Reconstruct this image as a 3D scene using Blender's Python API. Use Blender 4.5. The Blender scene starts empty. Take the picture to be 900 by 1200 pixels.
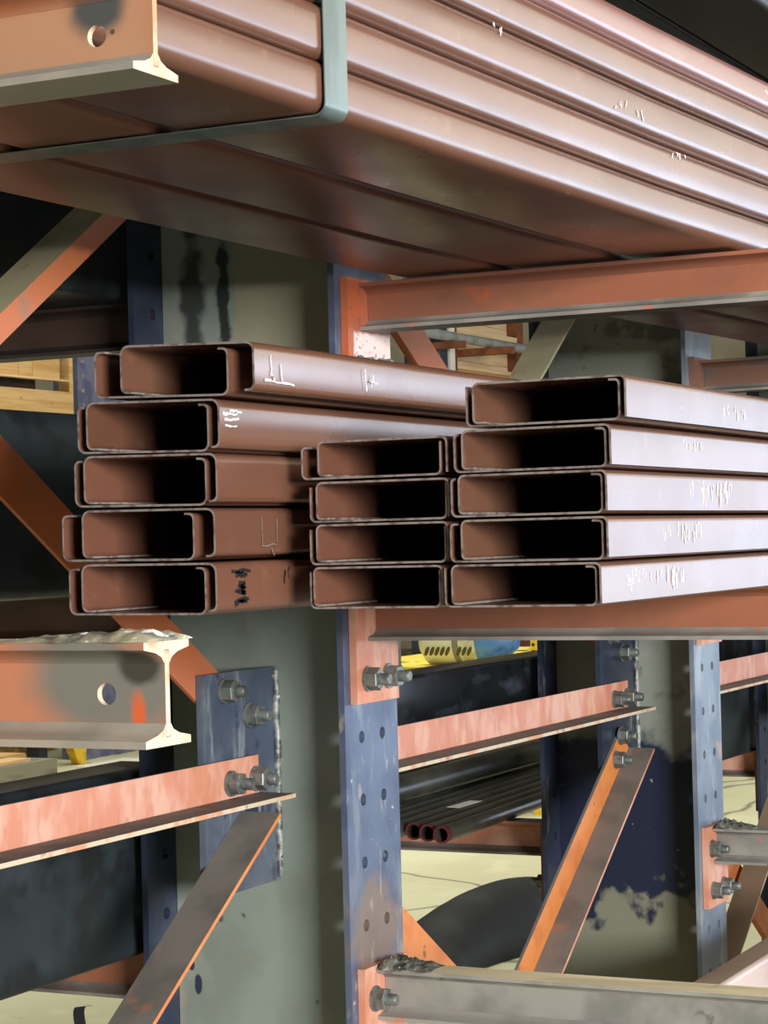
import bpy, math, random
from mathutils import Vector, Matrix
random.seed(7)
SC = bpy.context.scene
COL = SC.collection
SX, SZ = 1.43, 1.45          # camera-level survey origin -> world (rack flange face at X=0, floor at Z=0)

# ------------------------------------------------------------------ materials
def mat(name, base, rough=0.5, metal=0.0, layers=(), bump=0.0, bscale=60.0, coat=0.0, spec=0.5, rvar=0.0, emit=None):
    m = bpy.data.materials.new(name); m.use_nodes = True
    nt = m.node_tree; N = nt.nodes; Lk = nt.links
    b = N['Principled BSDF']
    b.inputs['Roughness'].default_value = rough
    b.inputs['Metallic'].default_value = metal
    b.inputs['Coat Weight'].default_value = coat
    b.inputs['Coat Roughness'].default_value = 0.25
    b.inputs['Specular IOR Level'].default_value = spec
    tc = N.new('ShaderNodeTexCoord'); oi = N.new('ShaderNodeObjectInfo')
    rw = N.new('ShaderNodeMath'); rw.operation = 'MULTIPLY'; rw.inputs[1].default_value = 37.0
    Lk.new(oi.outputs['Random'], rw.inputs[0])
    def noise(scale, seed, stretch=(1, 1, 1), detail=4.0, nr=0.55):
        mp = N.new('ShaderNodeMapping'); mp.inputs['Scale'].default_value = stretch
        mp.inputs['Location'].default_value = (seed * 3.17, seed * 1.31, seed * 2.03)
        Lk.new(tc.outputs['Object'], mp.inputs['Vector'])
        n = N.new('ShaderNodeTexNoise'); n.noise_dimensions = '4D'
        n.inputs['Scale'].default_value = scale; n.inputs['Detail'].default_value = detail
        n.inputs['Roughness'].default_value = nr
        Lk.new(mp.outputs['Vector'], n.inputs['Vector']); Lk.new(rw.outputs[0], n.inputs['W'])
        return n
    prev = None
    for i, ly in enumerate(layers):
        col, scale, lo, hi = ly[:4]
        k = ly[4] if len(ly) > 4 else {}
        n = noise(scale, i + 1 + k.get('seed', 0), k.get('st', (1, 1, 1)), k.get('detail', 4.0), k.get('nr', .55))
        r = N.new('ShaderNodeMapRange'); r.interpolation_type = 'SMOOTHSTEP'
        r.inputs['From Min'].default_value = lo; r.inputs['From Max'].default_value = hi
        r.inputs['To Max'].default_value = k.get('amt', 1.0)
        Lk.new(n.outputs['Fac'], r.inputs['Value'])
        fac = r.outputs['Result']
        if 'z' in k:                     # real coating boundary: paint line at a height on the part
            z0, z1 = k['z']
            sp = N.new('ShaderNodeSeparateXYZ'); Lk.new(tc.outputs['Object'], sp.inputs[0])
            wob = N.new('ShaderNodeMath'); wob.operation = 'MULTIPLY_ADD'
            wob.inputs[1].default_value = k.get('wob', .15); Lk.new(n.outputs['Fac'], wob.inputs[0]); Lk.new(sp.outputs['XYZ'.index(k.get('ax', 'Z'))], wob.inputs[2])
            r2 = N.new('ShaderNodeMapRange'); r2.interpolation_type = 'SMOOTHSTEP'
            r2.inputs['From Min'].default_value = z0; r2.inputs['From Max'].default_value = z1
            r2.inputs['To Max'].default_value = k.get('amt', 1.0)
            Lk.new(wob.outputs[0], r2.inputs['Value'])
            fac = r2.outputs['Result']
        if 'blob' in k:                  # a stain or patch with its own place and ragged outline
            cx, cy, cz, rx, ry, rz = k['blob']
            sb = N.new('ShaderNodeVectorMath'); sb.operation = 'SUBTRACT'; sb.inputs[1].default_value = (cx, cy, cz)
            dv = N.new('ShaderNodeVectorMath'); dv.operation = 'DIVIDE'; dv.inputs[1].default_value = (rx, ry, rz)
            Lk.new(tc.outputs['Object'], sb.inputs[0]); Lk.new(sb.outputs[0], dv.inputs[0])
            if k.get('box'):
                ab = N.new('ShaderNodeVectorMath'); ab.operation = 'ABSOLUTE'; Lk.new(dv.outputs[0], ab.inputs[0])
                sp = N.new('ShaderNodeSeparateXYZ'); Lk.new(ab.outputs[0], sp.inputs[0])
                m1 = N.new('ShaderNodeMath'); m1.operation = 'MAXIMUM'; Lk.new(sp.outputs[0], m1.inputs[0]); Lk.new(sp.outputs[1], m1.inputs[1])
                dl = N.new('ShaderNodeMath'); dl.operation = 'MAXIMUM'; Lk.new(m1.outputs[0], dl.inputs[0]); Lk.new(sp.outputs[2], dl.inputs[1]); dsock = dl.outputs[0]
            else:
                ln = N.new('ShaderNodeVectorMath'); ln.operation = 'LENGTH'; Lk.new(dv.outputs[0], ln.inputs[0]); dsock = ln.outputs['Value']
            wb = N.new('ShaderNodeMath'); wb.operation = 'MULTIPLY_ADD'; wb.inputs[1].default_value = k.get('wob', 1.2)
            Lk.new(n.outputs['Fac'], wb.inputs[0]); Lk.new(dsock, wb.inputs[2])
            r3 = N.new('ShaderNodeMapRange'); r3.interpolation_type = 'SMOOTHSTEP'
            c_ = 1 + k.get('wob', 1.2) * .5; sf = k.get('soft', .15)
            r3.inputs['From Min'].default_value = c_ + sf; r3.inputs['From Max'].default_value = c_ - sf
            r3.inputs['To Max'].default_value = k.get('amt', 1.0)
            Lk.new(wb.outputs[0], r3.inputs['Value']); fac = r3.outputs['Result']
        mx = N.new('ShaderNodeMix'); mx.data_type = 'RGBA'
        if prev is None: mx.inputs[6].default_value = (*base, 1)
        else: Lk.new(prev, mx.inputs[6])
        mx.inputs[7].default_value = (*col, 1)
        Lk.new(fac, mx.inputs[0]); prev = mx.outputs[2]
    if prev is None: b.inputs['Base Color'].default_value = (*base, 1)
    else: Lk.new(prev, b.inputs['Base Color'])
    if rvar:
        n = noise(9.0, 11); r = N.new('ShaderNodeMapRange')
        r.inputs['From Min'].default_value = .3; r.inputs['From Max'].default_value = .7
        r.inputs['To Min'].default_value = max(0.03, rough - rvar); r.inputs['To Max'].default_value = rough + rvar
        Lk.new(n.outputs['Fac'], r.inputs['Value']); Lk.new(r.outputs['Result'], b.inputs['Roughness'])
    if bump:
        n = noise(bscale, 21); bp = N.new('ShaderNodeBump'); bp.inputs['Strength'].default_value = bump
        bp.inputs['Distance'].default_value = 0.002
        Lk.new(n.outputs['Fac'], bp.inputs['Height']); Lk.new(bp.outputs['Normal'], b.inputs['Normal'])
    return m

def S(r, g, b):      # sRGB 0-255 -> linear
    f = lambda c: (c / 255 / 12.92) if c / 255 <= .04045 else ((c / 255 + .055) / 1.055) ** 2.4
    return (f(r), f(g), f(b))

M = {}
M['purlin'] = mat('brown_primer', S(112, 77, 60), .30, layers=[(S(99, 66, 51), 6, .42, .66, {'st': (1, .25, 1)}), (S(136, 98, 78), 30, .62, .74, {'amt': .5}), (S(215, 205, 200), 42, .70, .74, {'amt': .8, 'st': (1, .35, 1), 'seed': 4, 'detail': 6})], bump=.06, bscale=25, coat=.5, rvar=.06)
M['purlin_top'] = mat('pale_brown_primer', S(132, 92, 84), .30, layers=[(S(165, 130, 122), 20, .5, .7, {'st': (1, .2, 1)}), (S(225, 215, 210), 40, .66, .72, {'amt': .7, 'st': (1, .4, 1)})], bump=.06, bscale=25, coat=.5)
M['purlin_plain'] = mat('plain_brown_primer', S(112, 73, 57), .38, layers=[(S(99, 66, 51), 6, .42, .66, {'st': (1, .25, 1)}), (S(140, 104, 84), 18, .60, .75, {'amt': .5})], bump=.06, bscale=25, coat=.2, rvar=.05)
M['cut'] = mat('cut_steel_edge', S(150, 138, 132), .45, .3, layers=[(S(105, 85, 78), 90, .45, .65)])
M['inside'] = M['purlin_plain']
M['orange'] = mat('orange_paint', S(196, 112, 66), .5, layers=[(S(190, 112, 82), 7, .42, .62, {'amt': .8}), (S(150, 120, 100), 16, .56, .72, {'amt': .7}), (S(96, 74, 62), 50, .66, .74, {'amt': .8}), (S(228, 96, 34), 11, .62, .72, {'amt': .9, 'seed': 7})], bump=.15)
M['orange_pink'] = mat('faded_orange_paint', S(204, 134, 106), .55, layers=[(S(216, 166, 144), 9, .42, .62, {'st': (.6, 2, 1)}), (S(190, 120, 100), 40, .52, .7, {'amt': .6, 'st': (1, 1.6, .5)}), (S(120, 90, 80), 70, .68, .74, {'amt': .7})], bump=.1)
M['orange_bright'] = mat('bright_orange_paint', S(216, 134, 72), .5, layers=[(S(196, 110, 60), 18, .45, .65, {'amt': .7}), (S(120, 74, 52), 40, .64, .72, {'amt': .8})], bump=.15)
M['rust_orange'] = mat('weathered_orange_paint', S(156, 96, 70), .55, layers=[(S(138, 90, 70), 5, .40, .60), (S(196, 92, 46), 9, .62, .70, {'seed': 3, 'amt': .8}), (S(104, 80, 68), 22, .60, .74, {'amt': .6})], bump=.12)
M['dust'] = mat('dust_on_steel', S(124, 116, 108), .8, layers=[(S(102, 96, 90), 12, .4, .65), (S(158, 108, 84), 26, .62, .72, {'amt': .7})], bump=.2)
M['dust_brown'] = mat('brown_dust_on_steel', S(140, 118, 96), .8, layers=[(S(122, 102, 82), 9, .4, .65), (S(160, 108, 76), 22, .62, .72, {'amt': .7})], bump=.2)
M['pink_side'] = mat('pale_pink_side', S(206, 184, 176), .4, layers=[(S(188, 164, 158), 5, .45, .6, {'st': (1, .3, 1)})], bump=.05)  # side face paler and pinker than the brown purlins
M['dust_pale'] = mat('pale_dust_on_steel', S(178, 168, 134), .8, layers=[(S(156, 148, 118), 10, .4, .65), (S(176, 112, 74), 22, .60, .68, {'amt': .8, 'seed': 2})], bump=.2)
M['dust_grey'] = mat('grey_grime_on_paint', S(150, 146, 138), .62, layers=[(S(122, 120, 114), 9, .4, .62), (S(196, 112, 80), 20, .64, .70, {'amt': .8}), (S(76, 72, 68), 30, .63, .74, {'amt': .7, 'seed': 6})], bump=.15)
M['worn_arm'] = mat('worn_orange_arm_paint', S(188, 122, 90), .5, layers=[(S(120, 116, 106), 14, 0, 1, {'blob': (.560, 0, .045, .062, 1, .040), 'wob': .9, 'soft': .35}), (S(66, 60, 52), 20, 0, 1, {'blob': (.592, 0, .056, .016, 1, .012), 'wob': 1.2, 'soft': .3}), (S(206, 96, 52), 20, 0, 1, {'blob': (.590, 0, .018, .006, 1, .016), 'wob': 2.0, 'soft': .45}), (S(220, 98, 52), 9, .60, .66, {'seed': 5}), (S(86, 72, 64), 26, .63, .74, {'amt': .7})], bump=.15)
M['tan_arm'] = mat('tan_orange_arm_paint', S(176, 132, 101), .5, layers=[(S(172, 116, 82), 5, .42, .64), (S(74, 76, 74), 22, 0, 1, {'blob': (.569, 0, .058, .020, 1, .022), 'wob': 1.2, 'soft': .4}), (S(96, 70, 52), 40, 0, 1, {'blob': (.582, 0, .034, .002, 1, .002), 'wob': .5}), (S(170, 96, 60), 9, 0, 1, {'blob': (.40, 0, .066, .16, 1, .012), 'wob': .8, 'soft': .4, 'amt': .8}), (S(110, 76, 56), 60, .70, .74, {'amt': .8})], bump=.12)
M['bare_edge'] = mat('bare_flange_tip', S(202, 186, 160), .6, layers=[(S(204, 146, 108), 24, .48, .62), (S(150, 130, 108), 40, .6, .7)])
M['flange_grime'] = mat('grimy_flange_steel', S(136, 132, 122), .6, layers=[(S(164, 150, 134), 9, .45, .65), (S(170, 104, 78), 16, .62, .70, {'amt': .7})], bump=.15)
M['pale_flange'] = mat('brightened_flange_top', S(238, 222, 182), .45, layers=[(S(206, 192, 152), 7, .45, .62, {'st': (.5, 2, 2)}), (S(120, 108, 90), 26, .62, .72, {'amt': .6})])  # pale olive top, colour lightened in place of reflected light
M['navy'] = mat('navy_paint', S(38, 45, 64), .38, layers=[(S(56, 64, 82), 8, .46, .64), (S(120, 124, 122), 16, .62, .70, {'amt': .8, 'st': (1.4, 1.4, .45)}), (S(170, 172, 170), 60, .70, .75, {'amt': .8})], bump=.1, rvar=.1)
M['flange_blue'] = mat('scuffed_blue_steel', S(92, 104, 128), .40, .25, layers=[(S(74, 86, 110), 10, .42, .6), (S(128, 134, 142), 14, .54, .66, {'amt': .7, 'st': (1, 1.5, .5)}), (S(160, 130, 100), 7, .62, .70, {'amt': .7, 'seed': 3}), (S(190, 194, 196), 55, .66, .72, {'amt': .8}), (S(138, 116, 98), 24, 0, 1, {'blob': (.17, 0, .885, 1, .075, .07), 'wob': 1.3, 'amt': .85, 'soft': .3}), (S(176, 166, 150), 40, .60, .70, {'amt': .5, 'st': (1, 2, .6)})], bump=.1, rvar=.1)
M['flange_pale'] = mat('pale_galvanised_blue_steel', S(128, 140, 152), .42, .25, layers=[(S(108, 120, 138), 10, .42, .6), (S(158, 164, 168), 14, .52, .66, {'amt': .8, 'st': (1, 1.5, .5)}), (S(176, 150, 120), 9, .64, .70, {'amt': .7})], bump=.1)
M['web'] = mat('grey_primer_web', S(132, 142, 134), .7, layers=[(S(120, 128, 118), 5, .42, .62), (S(150, 150, 140), 14, .52, .68, {'amt': .6, 'st': (1, 1, .5)}), (S(60, 60, 56), 34, .68, .74, {'amt': .8}), (S(150, 142, 116), 9, 0, 1, {'blob': (.05, 0, 1.80, .085, 1, .16), 'box': 1, 'wob': .12, 'soft': .04, 'amt': .75}),
    (S(40, 42, 42), 22, 0, 1, {'blob': (-.110, 0, 1.80, .018, 1, .13), 'wob': 3.2, 'seed': 5, 'soft': .5, 'amt': .9}), (S(30, 31, 31), 26, 0, 1, {'blob': (-.055, 0, 1.80, .010, 1, .12), 'wob': 3.4, 'seed': 9, 'soft': .35, 'amt': .95}),
    (S(150, 142, 128), 12, 0, 1, {'blob': (-.20, 0, .75, .05, 1, .12), 'wob': 1.5, 'amt': .8, 'seed': 3}),
    (S(38, 44, 66), 16, 0, 1, {'blob': (-.128, 0, .790, .006, 1, .014), 'wob': 1.6, 'seed': 2}), (S(40, 46, 66), 16, 0, 1, {'blob': (-.139, 0, .818, .005, 1, .008), 'wob': 1.4, 'seed': 6}),
    (S(70, 70, 64), 16, 0, 1, {'blob': (-.104, 0, .885, .012, 1, .008), 'wob': 1.8, 'seed': 7})], bump=.2, bscale=90)
M['web_navy'] = mat('navy_over_grey_web', S(134, 138, 128), .5, layers=[(S(150, 152, 142), 14, .5, .65, {'amt': .6}), (S(60, 60, 56), 34, .66, .74, {'amt': .7}), (S(27, 34, 58), 11, 0, 1, {'z': (1.18, 1.13), 'wob': .3}), (S(24, 30, 50), 9, .56, .66, {'amt': .6}), (S(128, 128, 110), 11, 0, 1, {'z': (.93, .89), 'wob': .42, 'seed': 12}), (S(150, 156, 170), 70, .68, .73, {'amt': .7})], bump=.12, bscale=60)
M['gusset'] = mat('navy_grey_gusset', S(92, 100, 114), .45, .1, layers=[(S(70, 80, 98), 9, .42, .58), (S(44, 54, 82), 13, .58, .64, {'seed': 3}), (S(140, 146, 150), 22, .55, .68, {'amt': .75, 'st': (1, 2.2, .35)}), (S(116, 120, 122), 7, .50, .66, {'amt': .6, 'seed': 6}), (S(60, 60, 60), 50, .64, .72, {'amt': .6})], bump=.15)
M['weld'] = mat('weld_bead_steel', S(150, 152, 146), .5, .3, layers=[(S(80, 82, 82), 60, .45, .6), (S(205, 205, 200), 90, .62, .7)], bump=.6, bscale=150)
M['slag'] = mat('pale_weld_slag', S(150, 142, 118), .6, layers=[(S(96, 94, 88), 30, .45, .6), (S(226, 226, 220), 70, .56, .64)], bump=.6, bscale=160)
M['weld_dark'] = mat('shiny_dark_weld', S(142, 142, 130), .30, .5, layers=[(S(84, 88, 84), 90, .48, .62), (S(230, 232, 228), 140, .64, .70)], bump=1.0, bscale=260)
M['bolt'] = mat('galvanised_bolt', S(128, 132, 128), .45, .5, layers=[(S(96, 100, 98), 60, .45, .62)], bump=.2, bscale=200)
M['strap'] = mat('grey_green_strapping', S(110, 122, 118), .35, .35, layers=[(S(92, 104, 102), 30, .45, .62, {'st': (1, 1, .2)})])
M['black'] = mat('black_mill_steel', S(40, 48, 52), .42, layers=[(S(52, 60, 66), 5, .45, .65), (S(30, 32, 34), 12, .5, .66)], bump=.08)
M['blackgloss'] = mat('black_lacquered_steel', S(30, 33, 38), .25, layers=[(S(60, 68, 78), 8, .52, .62, {'amt': .8, 'st': (1, .6, 2)}), (S(20, 20, 22), 14, .5, .66)], bump=.2, bscale=12)
M['pipe'] = mat('black_pipe', S(66, 65, 55), .32, layers=[(S(50, 50, 44), 8, .45, .6)], rvar=.05, coat=.3)
M['redcap'] = mat('dark_red_pipe_end', S(84, 34, 36), .5)
M['rubber'] = mat('black_rubber', S(20, 20, 19), .75, layers=[(S(44, 45, 42), 5, .45, .65)], bump=.1)
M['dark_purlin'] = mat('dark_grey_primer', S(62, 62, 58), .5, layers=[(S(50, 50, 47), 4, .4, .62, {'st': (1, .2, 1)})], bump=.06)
M['pine'] = mat('pine_boards', S(226, 186, 122), .6, layers=[(S(206, 158, 92), 5, .42, .62, {'st': (1, .3, 4)}), (S(150, 100, 54), 12, .68, .72, {'amt': .9})], bump=.1)
M['pine_shade'] = mat('shaded_recess_boards', S(84, 62, 40), .8, layers=[(S(60, 44, 30), 6, .45, .62, {'st': (1, .3, 4)})])  # dark brown paints in the shade inside the crate
M['pine_pale'] = mat('pale_pine_boards', S(240, 208, 160), .6, layers=[(S(222, 184, 128), 5, .42, .62, {'st': (1, .3, 4)})])
M['grey_timber'] = mat('grey_timber', S(136, 130, 112), .8, layers=[(S(104, 98, 82), 8, .45, .62, {'st': (2, .3, 2)})], bump=.2)
M['lavender'] = mat('lavender_steel', S(118, 118, 142), .5, layers=[(S(92, 94, 120), 6, .45, .62)])
M['yellow'] = mat('yellow_paint', S(236, 196, 40), .5, layers=[(S(206, 160, 40), 8, .5, .66)])
M['yellowwrap'] = mat('yellow_printed_sheeting', S(240, 220, 90), .5, layers=[(S(60, 56, 30), 7, .60, .62, {'st': (1, 1, 1)}), (S(250, 236, 150), 9, .55, .66)])
M['cream'] = mat('cream_plastic', S(226, 224, 196), .45, layers=[(S(190, 184, 140), 8, .5, .66)])
M['olive'] = mat('olive_slot_dark', S(74, 72, 44), .6)  # solid olive discs stand for the dark openings of the drum
M['blue'] = mat('blue_plastic', S(84, 136, 200), .4, layers=[(S(60, 104, 170), 12, .5, .62)])
M['galv'] = mat('galvanised_tube', S(192, 194, 186), .35, .5, layers=[(S(166, 168, 160), 10, .45, .62)])
M['white'] = mat('white_paint', S(236, 230, 214), .5)
M['rust'] = mat('rusty_brown', S(116, 66, 40), .6, layers=[(S(150, 86, 48), 9, .45, .62)])
M['ink'] = mat('faded_black_ink', S(34, 32, 34), .5)
M['chip'] = mat('white_scratch', S(238, 236, 236), .4)
M['ochre'] = mat('ochre_sacking', S(190, 160, 96), .9, layers=[(S(150, 118, 62), 9, .45, .62), (S(96, 76, 44), 14, .62, .70)], bump=.6, bscale=12)

M['plate_primer'] = mat('orange_plate_with_white_primer', S(190, 96, 56), .55, layers=[(S(170, 98, 70), 9, .45, .62), (S(232, 208, 200), 60, 0, 1, {'blob': (0, .012, -.055, 1, .060, .052), 'box': 1, 'wob': .25, 'soft': .06}), (S(150, 84, 76), 120, .58, .64, {'amt': .7})], bump=.2)
M['far_shade_arm'] = mat('shade_dark_arm_paint', S(54, 46, 43), .6, layers=[(S(76, 56, 48), 6, .45, .62)])  # shade on the upper far-side arm is put into this near-black colour
M['far_shade_brown'] = mat('shade_brown_arm_paint', S(112, 84, 70), .6, layers=[(S(94, 74, 64), 6, .42, .62), (S(140, 80, 52), 11, .60, .70)])  # orange arm browned to carry the shade on the far side
M['bundle_shade_arm'] = mat('bundle_shade_arm_paint', S(128, 92, 76), .6, layers=[(S(104, 96, 90), 8, .42, .6), (S(190, 84, 44), 10, .60, .68, {'seed': 5})], bump=.12)  # base darkened for the bundle's shadow; orange patches are the arm's own

def floor_mat():
    m = mat('worn_concrete_floor', S(212, 210, 172), .75, layers=[(S(200, 196, 158), 1.2, .4, .65), (S(216, 212, 176), 5, .55, .7, {'amt': .7}), (S(150, 144, 112), 14, .68, .75, {'amt': .6})], bump=.1, bscale=30)
    nt = m.node_tree; N = nt.nodes; L = nt.links; b = N['Principled BSDF']
    tc = N.new('ShaderNodeTexCoord'); v = N.new('ShaderNodeTexVoronoi'); v.feature = 'DISTANCE_TO_EDGE'; v.inputs['Scale'].default_value = .55
    nz = N.new('ShaderNodeTexNoise'); nz.inputs['Scale'].default_value = 1.8
    mx = N.new('ShaderNodeMix'); mx.data_type = 'RGBA'; mx.blend_type = 'LINEAR_LIGHT'; mx.inputs[0].default_value = .12
    L.new(tc.outputs['Object'], nz.inputs['Vector']); L.new(tc.outputs['Object'], mx.inputs[6]); L.new(nz.outputs['Color'], mx.inputs[7]); L.new(mx.outputs[2], v.inputs['Vector'])
    r = N.new('ShaderNodeMapRange'); r.inputs['From Min'].default_value = .002; r.inputs['From Max'].default_value = .012; r.inputs['To Min'].default_value = .75; r.inputs['To Max'].default_value = 0
    L.new(v.outputs['Distance'], r.inputs['Value'])
    m2 = N.new('ShaderNodeMix'); m2.data_type = 'RGBA'; m2.inputs[7].default_value = (*S(96, 92, 72), 1)
    src = b.inputs['Base Color'].links[0].from_socket
    L.new(src, m2.inputs[6]); L.new(r.outputs['Result'], m2.inputs[0]); L.new(m2.outputs[2], b.inputs['Base Color'])
    return m
M['floor'] = floor_mat()
M['bounce_cut'] = mat('bounce_cut_slab', S(92, 90, 88), .75, layers=[(S(76, 74, 72), 1.5, .4, .65)], bump=.1)
M['wall'] = mat('cream_wall_sheet', S(226, 214, 184), .7, layers=[(S(206, 194, 160), 2, .45, .65)])
M['roof'] = mat('dark_roof_sheet', S(70, 70, 66), .7)

# ------------------------------------------------------------------ mesh helpers
class MB:
    def __init__(s): s.v = []; s.f = []; s.m = []
    def quad(s, a, b, c, d, m=0): s.poly([a, b, c, d], m)
    def poly(s, pts, m=0):
        i = len(s.v); s.v += [tuple(p) for p in pts]; s.f.append(tuple(range(i, i + len(pts)))); s.m.append(m)
    def box(s, x0, x1, y0, y1, z0, z1, m=0, mt=None):
        P = [(x, y, z) for x in (x0, x1) for y in (y0, y1) for z in (z0, z1)]
        i = len(s.v); s.v += P
        mt = mt or {}
        for k, f in (('-x', (0, 1, 3, 2)), ('+x', (4, 6, 7, 5)), ('-y', (0, 4, 5, 1)), ('+y', (2, 3, 7, 6)), ('-z', (0, 2, 6, 4)), ('+z', (1, 5, 7, 3))):
            s.f.append(tuple(i + j for j in f)); s.m.append(mt.get(k, m))
    def sweep(s, rings, closed=True, mats=None, cap=True, capm=0):
        """rings: list of equally long point lists; mats: material per profile segment"""
        n = len(rings[0]); i = len(s.v)
        for r in rings: s.v += [tuple(p) for p in r]
        for k in range(len(rings) - 1):
            for j in range(n if closed else n - 1):
                a = i + k * n + j; b = i + k * n + (j + 1) % n
                s.f.append((a, b, b + n, a + n)); s.m.append(mats[j] if mats else 0)
        if cap:
            s.f.append(tuple(i + j for j in reversed(range(n)))); s.m.append(capm)
            s.f.append(tuple(i + (len(rings) - 1) * n + j for j in range(n))); s.m.append(capm)
    def tube(s, pts, r, n=12, m=0, cap=True, capm=None):
        rings = []
        for k, p in enumerate(pts):
            p = Vector(p); d = (Vector(pts[min(k + 1, len(pts) - 1)]) - Vector(pts[max(k - 1, 0)])).normalized()
            a = d.orthogonal().normalized() if abs(d.z) > .9 else d.cross(Vector((0, 0, 1))).normalized()
            b = a.cross(d)
            rr = r[k] if isinstance(r, (list, tuple)) else r
            rings.append([p + rr * (math.cos(t) * a + math.sin(t) * b) for t in (2 * math.pi * q / n for q in range(n))])
        s.sweep(rings, True, [m] * n, cap, m if capm is None else capm)

def link(name, me, mats, loc, parent):
    for m in mats: me.materials.append(m)
    o = bpy.data.objects.new(name, me); COL.objects.link(o)
    o.location = loc
    if parent: o.parent = parent
    return o

def finish(mb, name, org, smooth=0, merge=True):
    """mesh in survey coordinates -> local to org (world)"""
    me = bpy.data.meshes.new(name)
    me.from_pydata([(x + SX - org[0], y - org[1], z + SZ - org[2]) for x, y, z in mb.v], [], mb.f)
    for p, m in zip(me.polygons, mb.m): p.material_index = m
    import bmesh
    bm = bmesh.new(); bm.from_mesh(me)
    if merge: bmesh.ops.remove_doubles(bm, verts=bm.verts, dist=1e-5)
    bmesh.ops.recalc_face_normals(bm, faces=bm.faces)
    bm.to_mesh(me); bm.free()
    if smooth:
        for p in me.polygons: p.use_smooth = True
        me.set_sharp_from_angle(angle=math.radians(smooth))
    return me

def thing(name, label, cat, loc, group=None):
    o = bpy.data.objects.new(name, None); COL.objects.link(o)
    o.location = loc; o['label'] = label; o['category'] = cat
    o.empty_display_size = .05
    if group: o['group'] = group
    return o
def tag(o, label, cat, group=None, kind=None):
    o['label'] = label; o['category'] = cat
    if group: o['group'] = group
    if kind: o['kind'] = kind
    return o
def part(name, mb, mats, parent, smooth=0, label=None):
    me = finish(mb, name, parent.location, smooth)
    o = link(name, me, mats, (0, 0, 0), parent)
    if label: o['label'] = label
    return o
def solo(name, mb, mats, label, cat, group=None, smooth=0, org=None):
    xs = [v[0] for v in mb.v]; ys = [v[1] for v in mb.v]; zs = [v[2] for v in mb.v]
    org = org or ((min(xs) + max(xs)) / 2 + SX, min(ys), min(zs) + SZ)
    o = link(name, finish(mb, name, org, smooth), mats, org, None)
    return tag(o, label, cat, group)
def W(x, y, z): return (x + SX, y, z + SZ)

# ------------------------------------------------------------------ bolts (axis +X), shared meshes, copied as bolt > nut, washer
def hexprism(mb, x0, x1, r, rot=.3):
    c = .0012
    rings = []
    for x, rr in ((x0, r), (x1 - c, r), (x1, r - c)):
        rings.append([(x, rr * math.cos(rot + k * math.pi / 3), rr * math.sin(rot + k * math.pi / 3)) for k in range(6)])
    mb.sweep(rings, True, [0] * 6)
_b = MB(); _b.tube([(0.002, 0, 0), (.034, 0, 0), (.036, 0, 0)], [.0085, .0085, .007], 14)
_n = MB(); hexprism(_n, .0035, .0205, .0165)
_w = MB(); _w.tube([(0.0002, 0, 0), (.0034, 0, 0)], .0185, 18)
def raw(mb, name, sm):
    me = bpy.data.meshes.new(name); me.from_pydata(mb.v, [], mb.f)
    import bmesh
    bm = bmesh.new(); bm.from_mesh(me); bmesh.ops.recalc_face_normals(bm, faces=bm.faces); bm.to_mesh(me); bm.free()
    me.materials.append(M['bolt'])
    if sm:
        for p in me.polygons: p.use_smooth = True
        me.set_sharp_from_angle(angle=math.radians(sm))
    return me
ME_BOLT, ME_NUT, ME_WASH = raw(_b, 'bolt', 40), raw(_n, 'nut', 0), raw(_w, 'washer', 40)
def bolt(parent, x, y, z, flip=False, ext=0.0):
    o = bpy.data.objects.new('bolt', ME_BOLT); COL.objects.link(o); o.parent = parent
    p = Vector(W(x, y, z)) - Vector(parent.location); o.location = p
    if flip: o.rotation_euler = (0, 0, math.pi)
    else: o.rotation_euler = (random.uniform(0, 1), 0, 0)
    for nm, me in (('nut', ME_NUT), ('washer', ME_WASH)):
        c = bpy.data.objects.new(nm, me); COL.objects.link(c); c.parent = o
    return o

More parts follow.
